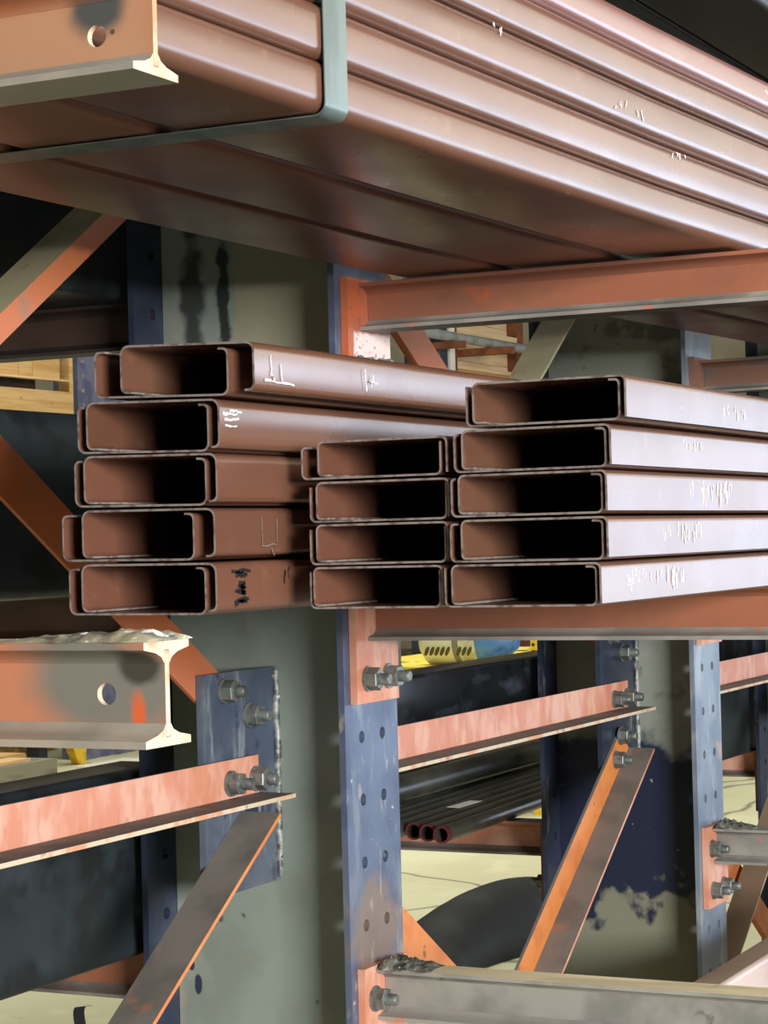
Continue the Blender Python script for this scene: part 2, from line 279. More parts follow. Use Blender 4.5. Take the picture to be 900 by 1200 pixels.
# ------------------------------------------------------------------ plate with round holes
def holed(mb, to3, u0, u1, v0, v1, ucuts, holes, r, th, m=0, seg=16, em=0):
    """plate in (u,v); ucuts splits u so every column holds its holes; holes = list of (u,v); to3(u,v,w) -> xyz, w in (0,th)"""
    us = [u0] + list(ucuts) + [u1]
    for a, b in zip(us[:-1], us[1:]):
        hs = sorted([h for h in holes if a < h[0] < b], key=lambda h: h[1])
        vs = [v0] + [(p[1] + q[1]) / 2 for p, q in zip(hs[:-1], hs[1:])] + [v1] if hs else [v0, v1]
        for i, (c, d) in enumerate(zip(vs[:-1], vs[1:])):
            if not hs:
                for w in (0, th): mb.quad(*[to3(u, v, w) for u, v in ((a, c), (b, c), (b, d), (a, d))], m)
                continue
            hu, hv = hs[i]
            angs = sorted([2 * math.pi * k / seg for k in range(seg)] + [math.atan2(y - hv, x - hu) % (2 * math.pi) for x in (a, b) for y in (c, d)])
            def edge(t):
                cx, cy = math.cos(t), math.sin(t); k = 1e9
                if cx > 1e-9: k = min(k, (b - hu) / cx)
                if cx < -1e-9: k = min(k, (a - hu) / cx)
                if cy > 1e-9: k = min(k, (d - hv) / cy)
                if cy < -1e-9: k = min(k, (c - hv) / cy)
                return (hu + k * cx, hv + k * cy)
            for t, t2 in zip(angs, angs[1:] + [angs[0]]):
                if abs(t - t2) < 1e-6: continue
                p, q = (hu + r * math.cos(t), hv + r * math.sin(t)), (hu + r * math.cos(t2), hv + r * math.sin(t2))
                P, Q = edge(t), edge(t2)
                for w in (0, th): mb.quad(to3(*p, w), to3(*q, w), to3(*Q, w), to3(*P, w), m)
                mb.quad(to3(*p, 0), to3(*q, 0), to3(*q, th), to3(*p, th), em)
    for (p, q) in (((u0, v0), (u1, v0)), ((u1, v0), (u1, v1)), ((u1, v1), (u0, v1)), ((u0, v1), (u0, v0))):
        mb.quad(to3(*p, 0), to3(*q, 0), to3(*q, th), to3(*p, th), em)

# ------------------------------------------------------------------ rack geometry
Y1, BAY = 2.835, 1.547
YC = [Y1 + BAY * k for k in range(3)]
ZTOP = 2.1
def weld_line(mb, p, q, r, n):
    p, q = Vector(p), Vector(q)
    pts, rr = [], []
    for k in range(n + 1):
        t = k / n
        pts.append(p.lerp(q, t) + Vector((random.uniform(-1, 1), random.uniform(-1, 1), random.uniform(-1, 1))) * r * .25)
        rr.append(r * random.uniform(.75, 1.2))
    mb.tube(pts, rr, 8)

def column(i, label, webm, flm):
    Y = YC[i]
    t = thing('rack_column', label, 'rack column', W(-1.602, Y, -SZ), 'steel columns of the cantilever rack')
    w = MB(); w.box(-1.7635, -1.4405, Y - .004, Y + .004, -SZ + .0, ZTOP)
    part('web', w, [webm], t)
    zs = [-.282 + .0895 * k for k in range(-12, 14)]
    for nm, x0, mm in (('front', -1.440, flm), ('rear', -1.774, M['navy'])):
        f = MB()
        hol = [(Y + s * .033, z) for z in zs for s in (-1, 1)]
        holed(f, lambda u, v, w_, x0=x0: (x0 + w_, u, v), Y - .084, Y + .084, -SZ + .0, ZTOP, [Y], hol, .0088, .0098, 0)
        part('flange', f, [mm], t, label='drilled flange facing the loaded arms' if nm == 'front' else 'drilled flange on the far side')
    for (za, zb) in ((-.496, -.183), (.48, .80)):
        for s in (-1, 1):
            if za > 0 and i != 0: continue
            g = MB(); ya, yb = sorted((Y + s * .2125, Y + s * .0045))
            g.box(-1.595, -1.585, ya, yb, za, zb)
            p = part('gusset_plate', g, [M['gusset'] if i == 0 else M['navy']], t)
            wl = MB(); weld_line(wl, (-1.582, Y + s * .0085, za + .004), (-1.582, Y + s * .0085, zb - .004), .0055, 26)
            me = finish(wl, 'weld_bead', t.location, 60)
            link('weld_bead', me, [M['weld']], (0, 0, 0), p)
    return t
columns = [column(0, 'grey-webbed rack column standing behind the open ends of the stacked brown purlins', M['web'], M['flange_blue']),
           column(1, 'rack column with navy paint peeling off its lower web, behind an orange diagonal', M['web_navy'], M['flange_pale']),
           column(2, 'farthest rack column, blue with a pale worn edge, cut off by the frame at right', M['web'], M['flange_pale'])]
# drips and old paint on the first column's web are part of its surface (material)

def arm(Y, zr, zt, side, label, mw, mf, mtop, x_tip, hole=None, depth=.071, plate=True, bolts=True, tipm=None, xroot=None, plm=None, weld=False, hang=True):
    """I-section cantilever arm. side=+1 towards +X from front flange, -1 from rear flange"""
    xr = (-1.418 if side > 0 else -1.786) if xroot is None else xroot
    t = thing('rack_arm', label, 'rack arm', W(xr, Y, zr - depth), 'orange cantilever rack arms')
    zz = lambda x: zr + (zt - zr) * (x - xr) / (x_tip - xr)
    tf0, tf1, tw, b = .0052, .0085, .0055, .058
    # web (drilled near the tip where the photo shows a hole)
    w = MB(); za, zb = -depth + tf0 + .0015, -tf0 - .0015
    if hole:
        hx, hz, hr = hole
        xa = hx - .05 if side > 0 else hx + .05
        th = tw
        u0, u1 = sorted((xr, x_tip))
        holed(w, lambda u, v, q: (u, Y - tw / 2 + q, v + zz(u)), u0, u1, za, zb, [hx - .05], [(hx, hz - zz(hx))], hr, th, 0, 20, 1)
    else:
        r = []
        for x in (xr, x_tip):
            r.append([(x, Y - tw / 2, zz(x) + za), (x, Y + tw / 2, zz(x) + za), (x, Y + tw / 2, zz(x) + zb), (x, Y - tw / 2, zz(x) + zb)])
        w.sweep(r, True, [0] * 4, True, 1)
    part('web', w, [mw, M['bare_edge']], t)
    # flanges: tapered, inner side rises to a fillet at the web
    for up in (1, -1):
        f = MB(); rings = []
        g_ = tw / 2 + .0004
        prof2 = [(-b / 2, 0), (b / 2, 0), (b / 2, tf0), (.014, .0080), (.0065, .0112), (g_, .0155), (g_, tf0 + .001), (-g_, tf0 + .001), (-g_, .0155), (-.0065, .0112), (-.014, .0080), (-b / 2, tf0)]
        for x in (xr, xr + (x_tip - xr) * .5, x_tip):
            rings.append([(x, Y + y, zz(x) - d if up > 0 else zz(x) - depth + d) for y, d in prof2])
        # segment materials: 0 outer face, rest grime
        ms = [0] + [1] * (len(prof2) - 1)
        f.sweep(rings, True, ms, True, 2)
        part('flange', f, [mtop if up > 0 else mf, mw if up > 0 else mf, M['bare_edge']], t, 50)
    if plate:
        p = MB(); x0, x1 = (-1.4295, -1.4185) if side > 0 else (-1.7855, -1.7745)
        zl = zr - depth - .0885 if hang else zr - depth - .004
        p.box(x0, x1, Y - .066, Y + .068, zl, zr + .006)
        part('end_plate', p, [plm or M['orange_pink']], t)
        if bolts:
            xb = x1 if side > 0 else x0
            zlist = [zr - depth - .054]
            for z in zlist:
                for s in (-1, 1): bolt(t, xb, Y + s * .033, z, side < 0)
            if weld:
                bolt(t, xb, Y - .036, zr - .040, side < 0)
    if weld:
        wl = crust((-1.4175, -1.335), (Y - .031, Y + .029), zr, lambda u, v: .0125 * (1 - u) ** 1.3 + .0035, int(Y * 10), 40, 16)
        part('weld_bead', wl, [M['weld_dark']], t, 70)
    return t

def crust(xs, ys, zs, h, seed, nx=46, ny=16):
    """lumpy weld crust on a flange top: a closed bumpy skin over (xs, ys) standing h(u, v) above zs"""
    rnd = random.Random(seed); ph = [(rnd.uniform(.5, 3.2), rnd.uniform(.5, 3.2), rnd.uniform(0, 6), rnd.uniform(.4, 1)) for _ in range(14)]
    mb = MB()
    def P(i, j):
        u, v = i / nx, j / ny
        w = sum(a * math.sin(12 * fx * u + p) * math.sin(5 * fy * v + 2 * p) for fx, fy, p, a in ph) / 5
        e = min(1, 7 * u, 7 * (1 - u) + .25, 6 * v, 6 * (1 - v))
        wob = .0025 * math.sin(17 * u + seed) * (1 if v in (0, 1) else 0)
        return (xs[0] + (xs[1] - xs[0]) * u, ys[0] + (ys[1] - ys[0]) * v + wob, zs + .0004 + max(0, e) * h(u, v) * (1 + .75 * w + rnd.uniform(-.22, .22)))
    G = [[P(i, j) for j in range(ny + 1)] for i in range(nx + 1)]
    for i in range(nx):
        for j in range(ny): mb.quad(G[i][j], G[i + 1][j], G[i + 1][j + 1], G[i][j + 1])
    base = [(p[0], p[1], zs + .0002) for p in (G[0][0], G[nx][0], G[nx][ny], G[0][ny])]
    edge = [G[i][0] for i in range(nx + 1)] + [G[nx][j] for j in range(1, ny + 1)] + [G[i][ny] for i in range(nx - 1, -1, -1)] + [G[0][j] for j in range(ny - 1, 0, -1)]
    for k in range(len(edge)):
        p, q = edge[k], edge[(k + 1) % len(edge)]
        mb.quad(p, q, (q[0], q[1], zs + .0002), (p[0], p[1], zs + .0002))
    return mb
YA0 = 1.288
a = arm(YA0, .3935, .3935, 1, 'tan orange arm end with a single hole, holding up the strapped bundle', M['tan_arm'], M['flange_grime'], M['dust'], -.803, (-.849, .355, .0078), plate=False, depth=.0712)
a = arm(YA0, -.066, -.066, 1, 'empty worn arm end with weld slag on top, below the left purlin stack', M['worn_arm'], M['flange_grime'], M['bare_edge'], -.806, (-.854, -.103, .0078), plate=False, depth=.0722)
part('weld_slag', crust((-.935, -.8045), (YA0 - .030, YA0 + .030), -.066, lambda u, v: .0022 + .0022 * (u > .4) + .0016 * (u > .75), 3), [M['slag']], a, 70)
arm(Y1, .3665, .3672, 1, 'weathered orange arm carrying the strapped bundle across the upper right', M['rust_orange'], M['dust_grey'], M['rust_orange'], -.806, depth=.068, plm=M['plate_primer'])
arm(Y1, -.0735, -.0735, 1, 'orange arm on which the two brown purlin stacks rest', M['rust_orange'], M['dust_grey'], M['rust_orange'], -.806, depth=.0715, plm=M['orange_pink'])
arm(Y1, -.613, -.613, 1, 'grimy grey arm with a lumpy weld bead, crossing the bottom of the frame', M['dust_grey'], M['dust_grey'], M['pale_flange'], -.806, depth=.0715, plm=M['orange_pink'], weld=True)
arm(YC[1], .350, .356, 1, 'brownish arm under the bundle on the navy column, half hidden at the right edge', M['bundle_shade_arm'], M['dust_grey'], M['bundle_shade_arm'], -.806, depth=.068, plm=M['bundle_shade_arm'])
arm(YC[1], -.0735, -.0735, 1, 'orange arm under the purlin stacks on the navy column, mostly hidden behind them', M['rust_orange'], M['dust_grey'], M['rust_orange'], -.806, depth=.0715)
arm(Y1, .8128, .8128, 1, 'orange arm above the frame carrying the dark top bundle, nearer column', M['rust_orange'], M['dust_grey'], M['rust_orange'], -.806, depth=.0715)
arm(YC[1], .8128, .8128, 1, 'orange arm above the frame carrying the dark top bundle, navy column', M['rust_orange'], M['dust_grey'], M['rust_orange'], -.806, depth=.0715)
arm(YC[1], -.613, -.613, 1, 'short-looking grey arm with weld and two bolts below, on the navy column', M['dust_grey'], M['dust_grey'], M['flange_grime'], -.806, depth=.0715, plm=M['orange_pink'], weld=True)
far_lab = [('dark shaded far-side arm above the pine crate, under the upper black box', .366), ('shaded brown far-side arm behind the lowest left purlin, under a black box', -.0735), ('faded orange far-side arm under the wide black box, near the floor', -.613)]
for (lb, z), mm in zip(far_lab, (M['far_shade_arm'], M['far_shade_brown'], M['rust_orange'])):
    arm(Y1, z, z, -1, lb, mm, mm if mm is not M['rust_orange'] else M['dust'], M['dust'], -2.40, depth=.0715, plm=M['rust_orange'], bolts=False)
arm(YC[1], -.613, -.613, -1, 'faded orange far-side arm under the black pipes, behind the navy column', M['orange_pink'], M['dust'], M['dust'], -2.40, depth=.0715, plm=M['rust_orange'], bolts=True)
arm(YC[2], -.613, -.613, -1, 'faded orange far-side arm on the farthest column, beyond the drilled blue flange', M['orange_pink'], M['dust'], M['dust'], -2.40, depth=.0715, plm=M['rust_orange'], bolts=False)

# ------------------------------------------------------------------ angle braces
def angle(P0, P1, d1, l1, d2, l2, t=.006, mats=(0, 0, 0, 0, 0, 0)):
    """L-section along P0->P1 (heel line). leg 1 along d1, leg 2 along d2. mats: leg1 outer, leg1 tip, leg1 inner, leg2 inner, leg2 tip, leg2 outer"""
    d1, d2 = Vector(d1).normalized(), Vector(d2).normalized()
    mb = MB(); rings = []
    for P in (P0, P1):
        P = Vector(P)
        rings.append([P, P + d1 * l1, P + d1 * l1 + d2 * t, P + d1 * t + d2 * t, P + d1 * t + d2 * l2, P + d2 * l2])
    mb.sweep(rings, True, list(mats), True, 0)
    return mb
def perp(th): return (0, -math.sin(th), math.cos(th))
XF = -1.5845          # front face of the gusset plates
def brace(name, label, mb, mats, base, cat, group, bolts=()):
    t = thing(name, label, cat, W(*base), group)
    part('angle_bar', mb, mats, t)
    for (x, y, z) in bolts: bolt(t, x, y, z)
    return t
# horizontal braces: heel at the bottom, vertical leg bolted to the gusset, ledge towards +X
def hbrace(Ya, Yb, label, mv, mh, ends):
    mb = angle((XF, Ya, -.366), (XF, Yb, -.366), (0, 0, 1), .060, (1, 0, 0), .066, .006, (0, 1, 0, 1, 2, 1))
    bl = []
    for Y in ends: bl += [(XF + .0062, Y - .153, -.339), (XF + .0062, Y - .082, -.3395)]
    brace('horizontal_brace', label, mb, [mv, mh, M['bare_edge']], (XF, Ya, -.366), 'brace', 'horizontal angle braces between the rack columns', bl)
hbrace(YA0 + .075, Y1 - .072, 'faded orange horizontal angle with dusty ledge, bolted below the worn arm end', M['orange_pink'], M['dust'], [Y1])
hbrace(Y1 + .075, YC[1] - .072, 'pinkish orange horizontal angle between the blue drilled flange and navy column', M['orange_pink'], M['dust'], [YC[1]])
hbrace(YC[1] + .075, YC[2] - .072, 'pinkish orange horizontal angle beyond the navy column, at the right edge', M['orange_pink'], M['dust'], [YC[2]])
DG = 'diagonal angle braces between the rack columns'
# rising diagonal in the first bay: ledge on top, bolted leg hidden below it
th = math.atan(.652)
def line(y0, z0, sl, y): return z0 + sl * (y - y0)
def dA(Y, label, mats, dz=0.0, ln=1.02):
    y0, y1 = Y - ln, Y - .115 - dz * 1.5
    z = lambda y: line(Y - .12, -.386 + dz, .652, y)
    mb = angle((XF, y0, z(y0)), (XF, y1, z(y1)), (0, math.sin(th), -math.cos(th)), .060, (1, 0, 0), .064, .006, (0, 0, 0, 0, 2, 1))
    return brace('diagonal_brace', label, mb, mats, (XF, y0, z(y0)), 'brace', DG)
dA(Y1, 'grey dusty diagonal angle with a thin orange edge, rising across the grey column web', [M['orange'], M['dust'], M['orange_bright']])
th2 = math.atan(.67)
def dB(Y, label, mats, bl=True):
    y0, y1 = Y - 1.0, Y - .075
    z = lambda y: line(Y - .049, -.432, .67, y)
    mb = angle((XF, y0, z(y0)), (XF, y1, z(y1)), perp(th2), .062, (1, 0, 0), .062, .006, (0, 1, 0, 1, 2, 1))
    bb = [(XF + .0062, Y - .126, -.416), (XF + .0062, Y - .155, -.462)] if bl else []
    return brace('diagonal_brace', label, mb, mats, (XF, y0, z(y0)), 'brace', DG, bb)
dB(YC[1], 'bright orange diagonal angle with a grey ledge, rising to the navy column', [M['orange_bright'], M['dust'], M['orange_pink']])
dA(YC[2], 'brown dusty diagonal angle rising at the far right, behind the grey welded arm', [M['orange'], M['dust_brown'], M['bare_edge']], .055, 1.22)
# descending diagonals bolted on the back of the gussets
XB = -1.5960
def dC(yc0, zc0, slope, y0, y1, label, mats, bolts=(), wdt=.064):
    t_ = math.atan(slope)
    z = lambda y: line(yc0, zc0, slope, y)
    up = Vector(perp(t_)); h = wdt / 2
    P0, P1 = Vector((XB, y0, z(y0))) + up * h, Vector((XB, y1, z(y1))) + up * h
    mb = angle(P0, P1, -up, wdt, (-1, 0, 0), .060, .006, (0,) * 6)
    return brace('diagonal_brace', label, mb, mats, tuple(P1), 'brace', DG, bolts)
dC(2.188, .098, -.64, 1.45, 2.79, 'orange diagonal flat descending behind the left purlin stack to the navy gusset', [M['orange']], [(-1.5848, 2.681, -.209), (-1.5848, 2.749, -.248)])
dC(3.395, .318, -.634, 3.00, 2.79 + BAY, 'brown shaded diagonal descending beneath the orange upper arm, beside the pine crate', [M['orange']], [(-1.5848, 2.681 + BAY, -.209), (-1.5848, 2.749 + BAY, -.248)])
dC(3.40, -.737, -.66, 2.92, 4.2, 'bright orange diagonal descending behind the weld bead of the bottom arm', [M['orange_bright']])
dC(3.40 + BAY, -.737, -.66, 2.92 + BAY, 4.2 + BAY, 'bright orange diagonal descending at the right edge, behind the brown dusty diagonal', [M['orange_bright']])
# upper rising diagonals
tU = math.atan(.65)
zU = lambda y: line(2.195, .283, .65, y)
mb = angle((XB - .007, 2.10, zU(2.10)), (XB - .007, 2.66, zU(2.66)), (0, math.sin(tU), -math.cos(tU)), .031, (-1, 0, 0), .062, .006, (0, 0, 0, 1, 1, 1))
brace('diagonal_brace', 'pale dusty diagonal angle with an orange face, rising at the upper left under the bundle', mb, [M['orange'], M['dust_pale']], (XB, 2.66, zU(2.66)), 'brace', DG)
zV = lambda y: line(2.189 + BAY, .291, .70, y)
tV = math.atan(.70)
mb = angle((XF, 3.05, zV(3.05)), (XF, 4.22, zV(4.22)), (0, math.sin(tV), -math.cos(tV)), .060, (1, 0, 0), .066, .006, (0, 0, 0, 1, 1, 1))
brace('diagonal_brace', 'greenish grey diagonal angle with orange peeling patches, above the right purlin stack', mb, [M['orange'], M['dust_pale']], (XF, 3.05, zV(3.05)), 'brace', DG)

# ------------------------------------------------------------------ cee purlins
def arc(cx, cz, r, a0, a1, n=5):
    return [(cx + r * math.cos(a0 + (a1 - a0) * k / n), cz + r * math.sin(a0 + (a1 - a0) * k / n)) for k in range(n + 1)]
def cee_profile(x0, x1, zb, zt, web_top, lipL, lipR, r=.007, t=.0022, k=0.0):
    """closed outline of a lipped C lying on its web (or inverted); k = slope of the section"""
    H = zt - zb
    def path(off):
        a, b, R = x0 + off, x1 - off, max(r - off, .001)
        top = H - off; lz = off
        p = []
        lz0 = off
        if lipL > .001: p += [(a + lipL - off + .0, lz0)] + arc(a + R * .7, lz0 + R * .7, R * .7, math.pi * 1.5, math.pi, 3)
        else: p += [(a, 0)]
        p += arc(a + R, top - R, R, math.pi, math.pi / 2) + arc(b - R, top - R, R, math.pi / 2, 0)
        if lipR > .001: p += arc(b - R * .7, lz0 + R * .7, R * .7, 0, -math.pi / 2, 3) + [(b - lipR + off, lz0)]
        else: p += [(b, 0)]
        return p
    o, i = path(0), path(t)
    n = len(o)
    fz = (lambda z: zb + z) if web_top else (lambda z: zt - z)
    xm = (x0 + x1) / 2
    f = lambda q: (q[0], fz(q[1]) - k * (q[0] - xm))
    return [f(q) for q in o], [f(q) for q in i]
def purlin(x0, x1, zb, zt, y0, y1, web_top, lipL, lipR, label, group, mat_='purlin', r=.007, k=0.0, yaw=0.0, pit=0.0, yref=2.04, bend=None, cuts=6, marks=None):
    lipL = lipL if lipL >= .0065 else 0.0; lipR = lipR if lipR >= .0065 else 0.0
    o, i = cee_profile(x0, x1, zb, zt, web_top, lipL, lipR, r, k=k)
    mb = MB(); n = len(o)
    ys = [y0 + (y1 - y0) * (q / cuts) for q in range(cuts + 1)]
    def P(q, y, jit=0.0):
        return (q[0] + yaw * (y - yref), y, q[1] + pit * min(0.0, y - yref - .06))
    rings = [[P(q, y) for q in o] + [P(q, y) for q in reversed(i)] for y in ys]
    N = 2 * n
    base = len(mb.v)
    for rg in rings: mb.v += rg
    for a_ in range(len(rings) - 1):
        for j in range(N):
            b_ = (j + 1) % N
            mb.f.append((base + a_ * N + j, base + a_ * N + b_, base + (a_ + 1) * N + b_, base + (a_ + 1) * N + j))
            mb.m.append(1 if j in (n - 1, N - 1) else 0)
    for a_ in (0, len(rings) - 1):
        for j in range(n - 1):
            q = [base + a_ * N + j, base + a_ * N + j + 1, base + a_ * N + N - 2 - j, base + a_ * N + N - 1 - j]
            mb.f.append(tuple(q)); mb.m.append(1)
    org = W((x0 + x1) / 2 + yaw * (y0 - yref), y0, min(q[2] for q in mb.v))
    ob = link('steel_purlin', finish(mb, 'steel_purlin', org, 35), [M[mat_], M['cut']], org, None)
    tag(ob, label, 'purlin', group)
    return ob
def marks(ob, x, strokes, m, name):
    """flat paint marks and scratches on a +X face: every stroke is a thin part of the purlin"""
    for segs in strokes:
        mb = MB()
        for (ya, za, yb, zb, wd) in segs:
            d = Vector((0, yb - ya, zb - za)); nrm = Vector((0, -d.z, d.y)).normalized() * wd / 2
            d = d.normalized() * .0004
            a_, b_ = Vector((x, ya, za)) - d, Vector((x, yb, zb)) + d
            q = [a_ + nrm, a_ - nrm, b_ - nrm, b_ + nrm]
            e = Vector((.0004, 0, 0))
            mb.sweep([[p - e * .2 for p in q], [p + e for p in q]], True, [0] * 4)
        if mb.v: link(name, finish(mb, name, ob.location, 0, False), [m], (0, 0, 0), ob)
ROWN = ['lowest', 'second', 'third', 'fourth', 'topmost']
YEND = 6.6
YAW = -.008
# left stack ------------------------------------------------------------
LG = 'nested brown purlins of the left stack'
Lz = [-.0725, -.0165, .0395, .0945, .151]; Lk = [.006, .010, .016, .024, .030]
L1 = [(-1.3048, -1.1405), (-1.3060, -1.1440), (-1.2990, -1.1370), (-1.2910, -1.1300), (-1.2505, -1.0910)]
L2 = [(-1.3230, -1.1555), (-1.3335, -1.1710), (-1.3130, -1.1520), (-1.3045, -1.1450), (-1.2850, -1.1235)]
LY = [1.92, 1.925, 1.92, 1.915, 1.92]
left_top = ['steel purlin lid with inked marks on its side, lowest in the left stack', 'purlin lid with a faint scratched rectangle, second row up in left stack', 'purlin lid with a diagonal light edge on its side, middle of left stack', 'purlin lid with a white chip near its end, fourth row of left stack', 'shiny topmost purlin of left stack with two white scratched marks']
left_bot = ['dented purlin tray at the very bottom of the left stack', 'purlin tray sticking out farthest left, second row of left stack', 'purlin tray in the middle row of the left stack', 'purlin tray in the fourth row of the left stack', 'purlin tray under the topmost lid, offset to the left of its stack']
LP = []; RP = []
for q in range(5):
    dl = L1[q][0] - L2[q][0]; dr = L1[q][1] - L2[q][1]
    LP.append(purlin(*L1[q], Lz[q] + .0031, Lz[q] + .0532, LY[q], YEND, True, .013, min(.012, max(dr - .004, .002)), left_top[q], LG, 'purlin' if q > 2 else 'purlin_plain', r=.010, k=Lk[q], yaw=YAW))
    purlin(*L2[q], Lz[q], Lz[q] + .0490, LY[q] + .004, YEND - .01, False, min(.013, max(dl - .003, .002)), .012, left_bot[q], LG, 'purlin_plain', r=.009, k=Lk[q], yaw=YAW)
# middle stack ----------------------------------------------------------
MG = 'nested brown purlins of the middle stack'
Mz = [-.0725, -.0262, .0185, .0640]; Mt = [.0455, .0440, .0440, .0415]
M1 = [(-1.0990, -.9480), (-1.0945, -.9405), (-1.0935, -.9385), (-1.0905, -.9395)]
M2 = [(-1.1040, -.9515), (-1.1030, -.9440), (-1.1020, -.9420), (-1.1110, -.9475)]
for q in range(4):
    dl = M1[q][0] - M2[q][0]
    purlin(*M1[q], Mz[q] + .0029, Mz[q] + Mt[q] - .0012, 2.05, YEND - .05, True, .012, .002, 'purlin lid in the %s row of the middle stack, its end dark inside' % ROWN[q].replace('fourth', 'top'), MG, 'purlin_plain', yaw=YAW)
    purlin(*M2[q], Mz[q], Mz[q] + Mt[q] - .0066, 2.052, YEND - .06, False, .002 if dl < .008 else min(dl - .003, .012), .002, 'purlin tray in the %s row of the middle stack, edge showing beside its lid' % ROWN[q].replace('fourth', 'top'), MG, 'purlin_plain', yaw=YAW)
# right stack -----------------------------------------------------------
RG = 'nested brown purlins of the right stack'
Rz = [-.0722, -.0265, .0195, .0648, .1108]; Rt = [.0446, .0442, .0442, .0440, .0455]
R1 = [(-.9345, -.7715), (-.9225, -.7630), (-.9245, -.7630), (-.9195, -.7575), (-.9060, -.7405)]
R2 = [(-.9440, -.7775), (-.9365, -.7695), (-.9345, -.7690), (-.9300, -.7640), (-.9150, -.7485)]
right_lab = ['purlin lid with long scraped marks on its bright side, lowest in the right stack', 'purlin lid with drippy white scratches mid-side, second row of right stack', 'purlin lid with a block of white scratches, middle row of right stack', 'purlin lid with a small grey scuff, fourth row of right stack', 'topmost purlin lid of the right stack, clear of the middle stack']
for q in range(5):
    dl = R1[q][0] - R2[q][0]; dr = R1[q][1] - R2[q][1]
    yw = YAW
    RP.append(purlin(*R1[q], Rz[q] + .0029, Rz[q] + Rt[q] - .0008, 2.040, YEND + .02, True, .012, max(dr - .0035, 0.0), right_lab[q], RG, 'purlin', yaw=yw))
    purlin(*R2[q], Rz[q], Rz[q] + Rt[q] - .0040, 2.044, YEND, False, max(dl - .0035, 0.0), .012, 'purlin tray in the %s row of the right stack, shadowed behind its bright lid' % ROWN[q], RG, 'purlin_plain', yaw=yw)
# ink and scratch marks
def ragged(strokes, seed, n=5, jit=.0012):
    rnd = random.Random(seed); out = []
    for (ya, za, yb, zb, wd) in strokes:
        p = (ya, za); one = []
        for k in range(1, n + 1):
            t = k / n; q = (ya + (yb - ya) * t + rnd.uniform(-jit, jit), za + (zb - za) * t + rnd.uniform(-jit, jit))
            one.append((*p, *q, wd * rnd.uniform(.5, 1.35)))
            p = q
        out.append(one)
    return out
marks(LP[0], -1.1393, ragged([(1.950, -.029, 1.988, -.029, .004), (1.958, -.033, 1.980, -.033, .005), (1.970, -.040, 1.970, -.053, .010), (1.956, -.050, 1.978, -.052, .006), (1.962, -.045, 1.976, -.046, .004), (1.955, -.063, 1.982, -.058, .005), (1.962, -.059, 1.978, -.061, .005)], 4), M['ink'], 'ink_mark')
marks(LP[0], -1.1393, ragged([(2.062, -.031, 2.060, -.044, .0012), (2.072, -.027, 2.068, -.038, .001)], 5), M['ink'], 'ink_mark')
marks(LP[1], -1.1428, ragged([(2.02, .026, 2.02, -.004, .0009), (2.02, -.004, 2.052, -.003, .0012), (2.052, .024, 2.052, -.002, .0008), (2.040, -.008, 2.046, -.013, .0016)], 6), M['cut'], 'scratch')
marks(LP[3], -1.1288, ragged([(1.922, .131, 1.950, .131, .0034), (1.935, .134, 1.958, .134, .002), (1.925, .125, 1.952, .126, .003), (1.926, .119, 1.948, .118, .0015)], 7), M['chip'], 'paint_chip')
marks(LP[4], -1.0895, ragged([(1.953, .189, 1.953, .167, .0011), (1.974, .181, 1.976, .165, .0012), (1.940, .1635, 2.000, .1615, .0020), (1.955, .169, 1.960, .166, .002), (2.165, .187, 2.168, .164, .0012), (2.185, .181, 2.180, .168, .0012), (2.176, .175, 2.194, .173, .001),
                        (2.49, .188, 2.50, .168, .0012), (2.53, .186, 2.52, .168, .0014), (2.49, .165, 2.55, .164, .0016)], 8), M['chip'], 'scratch')
rnd = random.Random(21)
for q, (y0, y1, z0, z1, n_) in enumerate(((2.12, 2.30, -.060, -.036, 22), (2.20, 2.34, -.012, .010, 16), (2.30, 2.46, .028, .056, 26), (2.26, 2.34, .085, .099, 7), (2.36, 2.44, .125, .140, 9))):
    st_ = []
    for k in range(n_):
        yy = rnd.uniform(y0, y1); zt_ = rnd.uniform((z0 + z1) / 2, z1); ln = rnd.uniform(.003, (z1 - z0) * .7)
        st_.append((yy, zt_, yy + rnd.uniform(-.002, .002), zt_ - ln, rnd.uniform(.0006, .0016)))
    xx = R1[q][1] + YAW * ((y0 + y1) / 2 - 2.04) + .0004
    marks(RP[q], xx, ragged(st_, 30 + q, 3, .0006), M['chip'], 'scratch')

